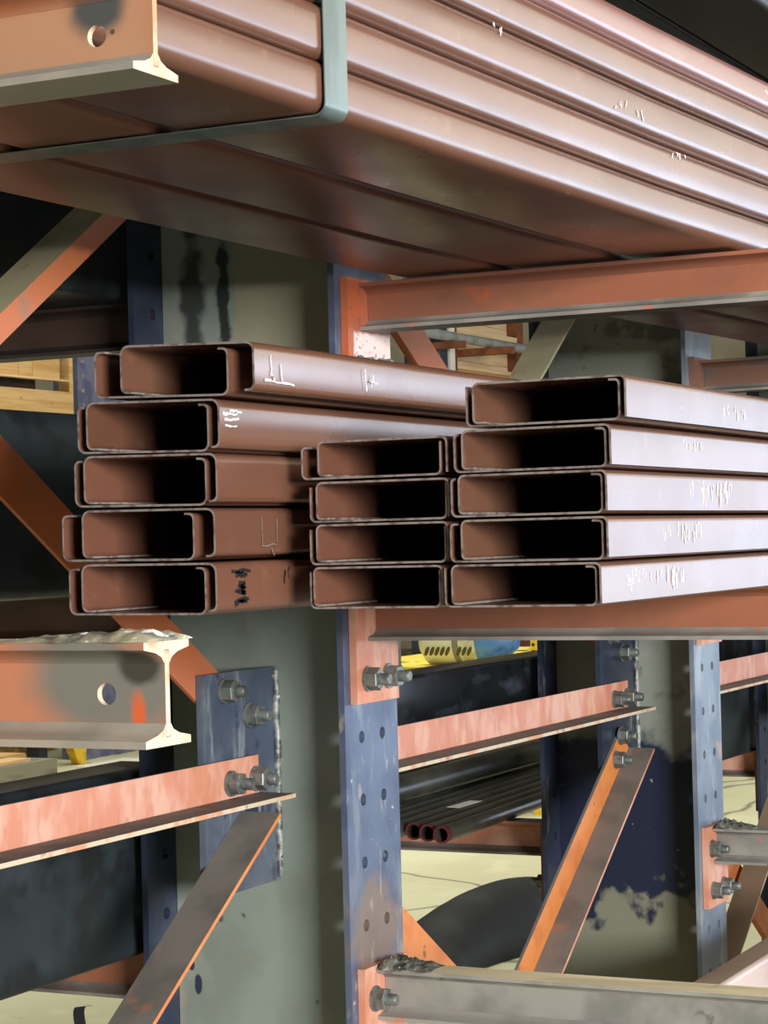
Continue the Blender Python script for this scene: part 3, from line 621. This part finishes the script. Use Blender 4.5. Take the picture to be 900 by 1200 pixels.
# strapped bundle overhead ----------------------------------------------
BG_ = 'brown purlins in the strapped bundle overhead'
BY, BX, BZ = 2.784, -.859, .3678
bz = [0, .0489, .1023, .1553, .2018, .2468]
BYAW, BPIT = .064, -.0182
bl = ['bottom-row purlin along the lit edge of the strapped bundle overhead', 'purlin with lit side, second row up in the strapped bundle', 'purlin with lit side, third row up in the strapped bundle', 'purlin with lit side, fourth row up in the strapped bundle', 'pale top-row purlin of the strapped bundle']
off = [0, .001, -.0005, .0015, -.003]
Bkw = dict(yaw=BYAW, pit=BPIT, yref=BY, cuts=10)
for q in range(5):
    x1 = BX + off[q]
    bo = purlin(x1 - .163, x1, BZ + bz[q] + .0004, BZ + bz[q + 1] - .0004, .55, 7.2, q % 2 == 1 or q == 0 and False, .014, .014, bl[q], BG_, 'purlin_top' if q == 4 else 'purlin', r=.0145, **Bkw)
    rnd = random.Random(50 + q)
    for (ya, yb, za, zb, n_) in {2: [(2.42, 2.50, .496, .509, 8)], 1: [(2.57, 2.64, .462, .468, 6)], 3: [(2.10, 2.14, .523, .534, 3)]}.get(q, []):
        for k in range(n_):
            yy = rnd.uniform(ya, yb); zz = rnd.uniform(za, zb)
            marks(bo, x1 + BYAW * (yy - BY) + .0007, ragged([(yy, zz, yy + rnd.uniform(-.006, .006), zz - rnd.uniform(.002, .007), rnd.uniform(.001, .0025))], 90 + k + q, 2, .0006), M['chip'], 'scratch')
ul = ['underside purlin second from the lit edge of the strapped bundle', 'underside purlin at the dark rear edge of the strapped bundle']
for q in range(2):
    x1 = BX - .171 * (q + 1) - .003
    purlin(x1 - .163, x1, BZ + .0004, BZ + .047, .55, 7.2, False, .014, .014, ul[q], BG_, 'purlin_plain', r=.0115, **Bkw)
    for rr in range(1, 3):
        pass
# steel strap round the bundle
st = MB()
def bund(x, y, z): return (x + BYAW * (y - BY), y, z + BPIT * (y - BY - .06))
sx0, sx1, sz0, sz1 = BX - .171 * 2 - .166 - .003, BX + .0035, BZ - .0016, BZ + .2468 + .0012
loop = []
R_ = .011
for cx, cz, a0 in ((sx1 - R_, sz1 - R_, 0), (sx0 + R_, sz1 - R_, 90), (sx0 + R_, sz0 + R_, 180), (sx1 - R_, sz0 + R_, 270)):
    for k in range(6):
        a_ = math.radians(a0 + 18 * k); loop.append((cx + R_ * math.cos(a_), cz + R_ * math.sin(a_), math.cos(a_), math.sin(a_)))
ys0, ys1 = 1.762, 1.802
for k in range(len(loop)):
    p, q = loop[k], loop[(k + 1) % len(loop)]
    th_ = .0012
    P = [bund(p[0], ys0, p[1]), bund(p[0], ys1, p[1]), bund(q[0], ys1, q[1]), bund(q[0], ys0, q[1])]
    Q = [bund(p[0] + p[2] * th_, ys0, p[1] + p[3] * th_), bund(p[0] + p[2] * th_, ys1, p[1] + p[3] * th_), bund(q[0] + q[2] * th_, ys1, q[1] + q[3] * th_), bund(q[0] + q[2] * th_, ys0, q[1] + q[3] * th_)]
    st.quad(*P); st.quad(*Q); st.quad(P[0], P[3], Q[3], Q[0]); st.quad(P[1], P[2], Q[2], Q[1])
solo('steel_strap', st, [M['strap']], 'grey steel strap wrapped around the bundle of purlins overhead', 'strap', smooth=40)

# dark bundle on the next level up
for q in range(3):
    x1 = -.965 - .168 * q
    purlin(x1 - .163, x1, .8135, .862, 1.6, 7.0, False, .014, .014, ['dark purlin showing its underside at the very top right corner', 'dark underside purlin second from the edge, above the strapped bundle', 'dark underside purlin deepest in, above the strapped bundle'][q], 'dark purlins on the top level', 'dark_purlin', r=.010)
# purlin lying below the bottom arm at right
pl = MB()
UG = 'wide purlins standing on edge low at the right'
for q, (x1, lb) in enumerate(((-1.205 + .0, 'pinkish wide purlin on edge, lower right corner beyond the bottom arm'),)):
    c = MB(); x0, zt, zb, r = -1.262, -.800, -1.02, .009
    prof = [(x0, zt - .016), (x0, zt)] + [(x1 - r + r * math.sin(a_), zt - r + r * math.cos(a_)) for a_ in [math.pi / 2 * k / 5 for k in range(6)]] + [(x1 - r + r * math.cos(a_), zb + r - r * math.sin(a_)) for a_ in [math.pi / 2 * k / 5 for k in range(6)]] + [(x0, zb), (x0, zb + .016)]
    tt = .0025
    inner = [(x0 + tt, zt - .016), (x0 + tt, zt - tt), (x1 - tt, zt - tt), (x1 - tt, zb + tt), (x0 + tt, zb + tt), (x0 + tt, zb + .016)]
    rings = [[(x, y, z) for x, z in prof] + [(x, y, z) for x, z in reversed(inner)] for y in (3.12, 4.6, 6.2)]
    c.sweep(rings, True, [0, 1] + [0] * (len(rings[0]) - 2), False)
    n_ = len(rings[0])
    solo('steel_purlin', c, [M['pink_side'], M['dust_brown']], lb, 'purlin', smooth=40)
# low timber bearers under it
for k, y in enumerate((3.3, 4.8)):
    b = MB(); b.box(-1.33, -.95, y - .05, y + .05, -SZ, -1.0205)
    solo('timber_block', b, [M['grey_timber']], 'timber block under the %s end of the pinkish purlin at lower right' % ('near', 'far')[k], 'timber block', 'timber blocks under the low purlin')

# ------------------------------------------------------------------ far-side stock
def hollow(x0, x1, y0, y1, z0, z1, t=.006, r=.01, m=0, top=0):
    mb = MB()
    def ring(o_, y, rr):
        a_ = []
        for cx, cz, s in ((x1 - o_ - rr, z1 - o_ - rr, 0), (x0 + o_ + rr, z1 - o_ - rr, 1), (x0 + o_ + rr, z0 + o_ + rr, 2), (x1 - o_ - rr, z0 + o_ + rr, 3)):
            for k in range(4):
                g = math.pi / 2 * (s + k / 3); a_.append((cx + rr * math.cos(g), y, cz + rr * math.sin(g)))
        return a_
    for o_, rr in ((0, r), (t, r * .5)):
        mb.sweep([ring(o_, y0, rr), ring(o_, y1, rr)], True, [m] * 3 + [top if o_ == 0 else m] + [m] * 12, False)
    for y in (y0, y1):
        A, B = ring(0, y, r), ring(t, y, r * .5)
        for k in range(16): mb.quad(A[k], A[(k + 1) % 16], B[(k + 1) % 16], B[k], m)
    return mb
BX_ = 'black rectangular steel sections stored on the far side'
solo('steel_box_section', hollow(-1.90, -1.80, .9, 2.88, -.613, -.334, top=1), [M['black'], M['grey_timber']], 'wide black box section at lower left, beneath the horizontal angle', 'box section', BX_, 40)
solo('steel_box_section', hollow(-2.06, -1.80, .9, 2.88, -.0730, .194, r=.03), [M['black']], 'black box section below the pine crate, behind the orange descending diagonal', 'box section', BX_, 40)
solo('steel_box_section', hollow(-2.06, -1.80, .9, 2.88, .3666, .60, r=.012), [M['black']], 'black box section in shadow at upper left, under the strapped bundle', 'box section', BX_, 40)
solo('steel_box_section', hollow(-1.90, -1.80, 3.25, 6.6, -.405, -.259, r=.008), [M['blackgloss']], 'glossy black box section between the blue flange and navy column, on the pipes', 'box section', BX_, 40)
solo('steel_box_section', hollow(-1.86, -1.80, 5.15, 7.2, -.613, -.425, r=.006), [M['black']], 'dark grey box section past the navy column, low behind the horizontal angle', 'box section', BX_, 40)
# black pipes on the far-side arm
PG = 'black pipes on the far-side arm'
ordn = ['first', 'second', 'third', 'fourth', 'fifth', 'sixth', 'seventh', 'eighth', 'ninth', 'tenth', 'eleventh']
def pipe(x, z, r, y0, y1, yaw, label, cap):
    p0, p1 = (x, y0, z), (x + yaw * (y1 - y0), y1, z)
    t = thing('steel_pipe', label, 'pipe', W(*p0), PG)
    mb = MB(); d = (Vector(p1) - Vector(p0)).normalized()
    mb.tube([p0, p1], r, 16, 0, False); mb.tube([p0, p1], r * .78, 16, 0, False)
    a_, b_ = MB(), MB()
    rings = []
    for rr in (r, r * .74):
        rings.append(None)
    part('barrel', mb, [M['pipe']], t, 40)
    c = MB(); q0 = Vector(p0) - d * .004; q1 = Vector(p0) + d * .012
    n_ = 16; side = d.cross(Vector((0, 0, 1))).normalized(); up = side.cross(d)
    def rg(P, rr): return [P + rr * (math.cos(2 * math.pi * k / n_) * side + math.sin(2 * math.pi * k / n_) * up) for k in range(n_)]
    c.sweep([rg(q1, r * 1.04), rg(q0, r * 1.04), rg(q0, r * .80), rg(q1, r * .80)], True, [0] * n_, False)
    part('end_ring', c, [cap], t, 40, 'dark red pipe end')
    return t
for k in range(11):
    x = -1.868 - .0395 * k
    lb = 'black pipe with a red-ringed end, %s from the near edge of the row' % ordn[k] if k < 4 else 'thin black pipe in the row, %s from the near edge' % ordn[k]
    pipe(x, -.613 + .0175, .0172, 4.02 + .03 * ((k * 7) % 3 - 1) * .6, 6.3, -.045, lb, M['redcap'])
for k, (x, z, r) in enumerate(((-2.10, -.613 + .035 + .030, .030), (-2.185, -.613 + .035 + .030, .030), (-2.27, -.613 + .035 + .030, .030))):
    pipe(x, z, r, 3.75, 6.3, -.03, 'thicker black pipe lying on top of the thin ones, %s of three' % ['lowest in view', 'middle', 'highest in view'][k], M['pipe'])
tg = MB(); tg.box(-1.985, -1.955, 4.28, 4.40, -.5778, -.5772)
solo('paper_tag', tg, [M['white']], 'small white paper tag lying on the row of black pipes', 'tag')

# black rubber sheet slumped on the floor beyond the rack
rb = MB(); nu, nv = 24, 14
def rub(u, v):
    # u along the front edge, v over the hump from front to back
    x = -3.02 + .10 * u; y = 6.55 + .95 * u
    h = .20 * (math.sin(math.pi * min(1, max(0, .10 + .62 * u))) ** 1.1) + .02
    return (x - .42 * v - .02 * math.sin(6 * u), y + .12 * v, -SZ + h * math.sin(math.pi * (v ** .8)) ** .8 if 0 < v < 1 else -SZ + .002)
for i in range(nu):
    for j in range(nv):
        rb.quad(rub(i / nu, j / nv), rub((i + 1) / nu, j / nv), rub((i + 1) / nu, (j + 1) / nv), rub(i / nu, (j + 1) / nv))
o = solo('rubber_sheet', rb, [M['rubber']], 'black rubber sheet slumped on the concrete floor behind the orange diagonal', 'rubber sheet', smooth=80)
sm = o.modifiers.new('thickness', 'SOLIDIFY'); sm.thickness = .006; sm.offset = 1
# strap off-cut curling up from the floor
sc_ = MB(); rings = []
for k in range(15):
    t_ = k / 14; ang = t_ * 1.9
    z = -SZ + .001 + .155 * math.sin(min(1.57, ang)) ; y = 5.17 - .05 * t_ + .06 * t_ * t_; x = -3.515 - .035 * math.sin(ang * 1.3)
    rings.append([(x - .010, y - .012, z), (x + .010, y + .014, z), (x + .010, y + .0145, z + .0012), (x - .010, y - .0115, z + .0012)])
sc_.sweep(rings, True, [0] * 4)
solo('strap_offcut', sc_, [M['blackgloss']], 'short black strap off-cut curling up from the floor at lower left', 'strap')

# ------------------------------------------------------------------ background (world coordinates)
class WB(MB):     # boxes given in world coordinates
    def wb(s, x0, x1, y0, y1, z0, z1, m=0): s.box(x0 - SX, x1 - SX, y0, y1, z0 - SZ, z1 - SZ, m)
def wthing(name, label, cat, loc, group=None): return thing(name, label, cat, loc, group)
def wpart(name, boxes, m, t, label=None):
    b = WB()
    for q in boxes: b.wb(*q)
    return part(name, b, [m], t, 0, label)
exec_bg = True

# second storage bay: tall steel post on the floor, crate on its shelf
X2 = -7.05
t = wthing('steel_post', 'lavender grey post with bolts at its foot, far behind the left window', 'post', (X2, 12.8, 0))
wpart('shaft', [(X2 - .2, X2, 12.5, 12.62, 0, 5), (X2 - .2, X2 - .015, 12.62, 13.15, 0, 5)], M['lavender'], t)
for k in range(9): wpart('hole_plug', [(X2, X2 + .01, 12.54, 12.565, 2.2 + .1 * k, 2.225 + .1 * k)], M['galv'], t)
for k in range(3): wpart('bolt', [(X2 - .015, X2 + .03, 12.86, 12.92, .06 + .12 * k, .12 + .12 * k)], M['bolt'], t)
t = wthing('pine_crate', 'yellow pine crate with a dark slot across it, behind the rack at the left edge', 'crate', (-7.1, 11.6, 2.1))
for k, (ya, yb) in enumerate(((10.6, 11.36), (11.365, 11.73), (11.735, 11.885), (11.89, 12.195))): wpart('board', [(-7.02, -6.985, ya, yb, 2.565, 2.95)], M['pine'], t)
wpart('rail', [(-7.02, -6.955, 10.6, 12.29, 2.553, 2.565)], M['pine_pale'], t)
wpart('rail', [(-7.02, -6.965, 10.6, 12.31, 2.10, 2.485)], M['pine'], t)
wpart('corner_post', [(-7.06, -6.975, 12.29, 12.335, 2.10, 2.95)], M['pine'], t)
wpart('back_panel', [(-7.30, -7.25, 10.6, 12.29, 2.10, 2.95)], M['pine_shade'], t)
wpart('lid', [(-7.30, -7.03, 10.6, 12.29, 2.951, 2.99)], M['pine'], t)
t = wthing('shelf_stand', 'dark steel stand holding the pine crate, mostly hidden behind the black box', 'stand', (X2 - .3, 11.6, 0))
wpart('shelf', [(X2 - .6, X2 + .1, 10.5, 12.40, 2.04, 2.098)], M['black'], t)
for yy in (10.75, 12.3): wpart('leg', [(X2 - .35, X2 - .25, yy, yy + .1, 0, 2.04)], M['black'], t)

# things on the floor seen through the low left window
t = wthing('timber_bundle', 'grey timber bundle with two pale boards on top, low in the left window', 'timber', (-6.9, 10.9, 0))
wpart('beam', [(-7.0, -6.40, 9.6, 11.22, 0, .155)], M['grey_timber'], t)
wpart('board', [(-6.95, -6.62, 9.6, 11.2, .157, .185)], M['pine'], t); wpart('board', [(-6.60, -6.44, 9.6, 11.0, .157, .178)], M['pine_pale'], t)
b = WB()
for i in range(14):
    for j in range(8):
        def hp(i, j):
            u, v = i / 14, j / 8
            return (-8.9 + 1.2 * v - SX, 11.2 + 1.9 * u, -SZ + .001 + .62 * math.sin(math.pi * u) ** .5 * math.sin(math.pi * v) ** .6 + .05 * math.sin(9 * u + 7 * v) * math.sin(math.pi * u) * math.sin(math.pi * v))
        b.quad(hp(i, j), hp(i + 1, j), hp(i + 1, j + 1), hp(i, j + 1))
solo('sacking_heap', b, [M['ochre']], 'ochre heap of sacking beyond the grey timber, low in the left window', 'heap', smooth=80)
t = wthing('yellow_stand', 'small yellow triangular foot in front of the lavender post', 'stand', (-7.0, 12.15, 0))
b = MB(); b.sweep([[(x - SX, 12.02, .34 - SZ), (x - SX, 12.33, .34 - SZ), (x - SX, 12.30, .002 - SZ), (x - SX, 12.22, .002 - SZ)] for x in (-6.98, -6.92)], True, [0] * 4)
part('foot', b, [M['yellow']], t)
b = WB(); b.wb(-6.62, -6.24, 11.74, 12.3, 0.0, .045)
solo('white_slab', b, [M['white']], 'white slab on the floor below the lavender post', 'slab')

# seen between the upper arm and the stacks
X3 = -5.07
t = wthing('pine_crate', 'pale pine crate behind the galvanised tube, under the orange upper arm', 'crate', (X3 - .5, 15.3, 0.0))
for k in range(7): wpart('board', [(X3 - .45, X3 - .42, 14.95, 16.5, 2.50 + .10 * k, 2.597 + .10 * k)], M['pine_pale'], t)
wpart('corner_post', [(X3 - .42, X3 - .34, 14.85, 14.98, 0, 3.3)], M['pine_pale'], t); wpart('corner_post', [(X3 - .42, X3 - .34, 16.30, 16.45, 0, 3.3)], M['rust'], t)
wpart('cleat', [(X3 - .419, X3 - .33, 14.985, 16.295, 2.98, 3.03)], M['pine_pale'], t); wpart('cleat', [(X3 - .419, X3 - .33, 14.985, 16.295, 2.72, 2.75)], M['pine_pale'], t)
b = MB(); b.tube([(X3 + .02 - SX, 13.4, 2.875 - SZ), (X3 + .02 - SX, 15.9, 2.875 - SZ)], .036, 16)
solo('galvanised_tube', b, [M['galv']], 'light grey galvanised tube lying on rusty arms beyond the brown diagonal', 'tube', smooth=40)
t = wthing('storage_post', 'navy storage post with a white edge strip and two rusty arms, behind the tube', 'post', (X3 - .3, 14.4, 0))
wpart('shaft', [(X3 - .29, X3 - .16, 14.12, 14.58, 0, 3.3)], M['navy'], t)
wpart('edge_strip', [(X3 - .30, X3 - .15, 14.60, 14.69, 0, 3.3)], M['white'], t)
wpart('stiffener', [(X3 - .30, X3 - .20, 14.70, 14.84, 0, 3.3)], M['rust'], t)
wpart('arm', [(X3 - .155, X3 + .13, 14.20, 14.27, 2.79, 2.837)], M['rust'], t); wpart('arm', [(X3 - .29, X3 + .22, 14.86, 14.94, 2.785, 2.837)], M['rust'], t)
wpart('rail', [(X3 - .14, X3 - .08, 13.6, 14.9, 2.60, 2.655)], M['pine_pale'], t); wpart('rail', [(X3 - .14, X3 - .08, 14.0, 15.7, 2.53, 2.595)], M['rust'], t)

# bench beyond the glossy black section
XB2 = -3.57
t = wthing('workbench', 'bench with printed yellow sheeting on top, behind the glossy black section', 'bench', (XB2, 11.2, 0))
wpart('cover', [(XB2 - .5, XB2 + .5, 10.36, 12.3, .70, .776)], M['yellowwrap'], t)
wpart('frame', [(XB2 - .5, XB2 + .48, 10.36, 12.3, .62, .699)], M['pine'], t)
for xx in (XB2 - .45, XB2 + .38):
    for yy in (10.45, 12.1): wpart('leg', [(xx, xx + .08, yy, yy + .08, 0, .62)], M['black'], t)
t = wthing('cream_drum', 'cream drum with slanted oval slots and a blue end, on the yellow bench', 'drum', (-3.35, 10.6, .777))
def wt(pts, r, n=20):
    b = MB(); b.tube([(x - SX, y, z - SZ) for x, y, z in pts], r, n); return b
YD, ZD, RD = 10.6, .903, .125
part('body', wt([(-3.585, YD, ZD), (-3.55, YD, ZD), (-3.26, YD, ZD), (-3.25, YD, ZD)], [.085, RD, RD, .122], 28), [M['cream']], t, 40)
part('end_cap', wt([(-3.249, YD, ZD), (-3.14, YD, ZD), (-3.06, YD, ZD)], [.119, .112, .05], 24), [M['blue']], t, 40)
for k in range(8):
    b = MB(); xx = -3.525 + .030 * k + (.035 if k > 4 else 0); aa = -.42
    nrm = Vector((0, -math.cos(aa), math.sin(aa))); up = Vector((0, math.sin(aa), math.cos(aa)))
    c0 = Vector((xx - SX, YD, ZD - SZ)) + nrm * (RD + .0005)
    ax1 = (up * .85 + Vector((.5, 0, 0))).normalized(); ax2 = nrm.cross(ax1)
    b.sweep([[c0 + nrm * hh + ax1 * .030 * math.cos(g) + ax2 * .010 * math.sin(g) for g in [2 * math.pi * q / 14 for q in range(14)]] for hh in (-.012, .002)], True, [0] * 14)
    part('slot', b, [M['olive']], t)
part('band', wt([(-3.376, YD, ZD), (-3.342, YD, ZD)], RD + .002, 28), [M['grey_timber']], t, 40)
t = wthing('orange_clamp', 'rusty orange clamp on the bench beside the blue drum end', 'clamp', (XB2 + .6, 11.0, .777))
wpart('base', [(-3.10, -2.92, 10.85, 11.10, .777, .80)], M['rust'], t); part('handle', wt([(-3.09, 10.9, .80), (-3.0, 10.95, .85), (-2.93, 11.05, .802)], .02, 10), [M['orange_bright']], t, 40)
t = wthing('dark_machine', 'dark machine block behind the rusty clamp, left of the yellow post', 'machine', (-3.0, 11.5, .777))
wpart('body', [(-3.15, -2.80, 11.4, 11.8, .777, 1.2)], M['rubber'], t); part('knob', wt([(-3.02, 11.36, .90), (-3.02, 11.399, .90)], .03, 12), [M['galv']], t, 40)
t = wthing('yellow_post', 'slim yellow post with two black dots, left of the navy column', 'post', (-2.93, 10.6, 0))
wpart('shaft', [(-2.962, -2.928, 10.55, 10.62, 0, 1.6)], M['yellow'], t)
for z in (.84, .875): wpart('dot', [(-2.953, -2.938, 10.546, 10.549, z, z + .014)], M['ink'], t)
t = wthing('dark_cabinet', 'dark cabinet with a pale lavender edge, left of the cream drum', 'cabinet', (-3.75, 10.1, 0))
wpart('body', [(-3.95, -3.65, 10.0, 10.34, .0, 1.25)], M['black'], t); wpart('edge_strip', [(-3.648, -3.605, 10.30, 10.34, 0, 1.25)], M['lavender'], t)
b = WB(); b.wb(-3.75, -3.30, 10.95, 10.99, .777, 1.2)
solo('pine_board', b, [M['pine_pale']], 'pale pine board standing behind the cream drum', 'board')

# ------------------------------------------------------------------ shell
def shell(name, b, m):
    o = link(name, finish(b, name, (0, 0, 0)), [m], (0, 0, 0), None); o['kind'] = 'structure'; return o
b = WB(); b.wb(-14, 14, -14, 26, -.2, 0); shell('floor', b, M['floor'])
b = WB(); b.wb(.9, 14, -14, 26, .0005, .004); shell('floor_bounce_cut', b, M['bounce_cut'])  # unseen dark slab, added to cut floor bounce onto the undersides
b = WB(); b.wb(-14.2, -14, -14, 26, 0, 7); shell('wall_back', b, M['wall'])
b = WB(); b.wb(-14.2, 3.2, 26, 26.2, 0, 7); shell('wall_far', b, M['wall'])
b = WB(); b.wb(-14.2, -4.0, -14.2, -14, 0, 7); shell('wall_near', b, M['wall'])
b = WB(); b.wb(-14.2, 14, -14.2, 26.2, 7, 7.2); shell('ceiling', b, M['roof'])

# ------------------------------------------------------------------ light
def area(name, loc, to, sx, sy, rad, col=(1, 1, 1), spread=None):
    l = bpy.data.lights.new(name, 'AREA'); l.shape = 'RECTANGLE'; l.size = sx; l.size_y = sy
    l.energy = rad * math.pi * sx * sy; l.color = col
    if spread: l.spread = math.radians(spread)
    o = bpy.data.objects.new(name, l); COL.objects.link(o); o.location = loc
    o.rotation_euler = (Vector(to) - Vector(loc)).to_track_quat('-Z', 'Y').to_euler()
    return o
area('bay_door_daylight_side', (7.9, -3.0, 2.3), (0.5, 2.2, 1.45), 3.2, 1.7, 86, (1, 1, .98))
area('bay_door_daylight_ahead', (4.6, 17, 1.75), (0.5, 3, 1.6), 3.4, 3.4, 3.0, (.80, .94, 1.13))
area('bay_door_daylight_wide', (9.6, 14.5, 1.75), (0.5, 3, 1.6), 7.0, 3.4, 6.6, (.80, .94, 1.13))
area('wall_light_panel', (4.6, 17.2, 5.2), (0.5, 3, 1.8), 3.4, 3.0, 1.6, (1, .93, .83))
area('wall_light_panel_wide', (9.6, 14.7, 5.2), (0.5, 3, 1.8), 7.0, 3.0, 3.4, (1, .92, .80))
area('roof_skylight', (-5.0, 9.5, 6.9), (-5.0, 9.5, 0), 7, 7, 1.95, (1, .98, .88), 95)
area('added_top_fill', (4.6, 1.6, 6.9), (1.2, 2.6, 0.8), 2, 4, 6, (1, .98, .93), 90)  # added overhead fill lamp, brightens ledges and flange tops
wd = bpy.data.worlds.new('daylight'); SC.world = wd; wd.use_nodes = True
wd.node_tree.nodes['Background'].inputs[0].default_value = (.95, .97, 1, 1)
wd.node_tree.nodes['Background'].inputs[1].default_value = .12

# ------------------------------------------------------------------ camera
cd = bpy.data.cameras.new('camera'); cam = bpy.data.objects.new('camera', cd); COL.objects.link(cam)
th, pt, rl = 0.4592312765911736, 0.012121701334608386, -0.025834423867506756
s_, c_ = math.sin(th), math.cos(th)
fw = Vector((-s_ * math.cos(pt), c_ * math.cos(pt), math.sin(pt))); rt = Vector((c_, s_, 0)); up = rt.cross(fw)
r2 = math.cos(rl) * rt + math.sin(rl) * up; u2 = -math.sin(rl) * rt + math.cos(rl) * up
mw = Matrix((r2, u2, -fw)).transposed().to_4x4(); mw.translation = Vector((SX, 0, SZ))
cam.matrix_world = mw
cd.sensor_fit = 'VERTICAL'; cd.sensor_height = 24; cd.lens = 2580 / 1200 * 24; cd.clip_start = .05
SC.camera = cam
vs = SC.view_settings; vs.view_transform = 'Standard'; vs.look = 'None'; vs.gamma = 1; vs.exposure = 0; vs.use_curve_mapping = False
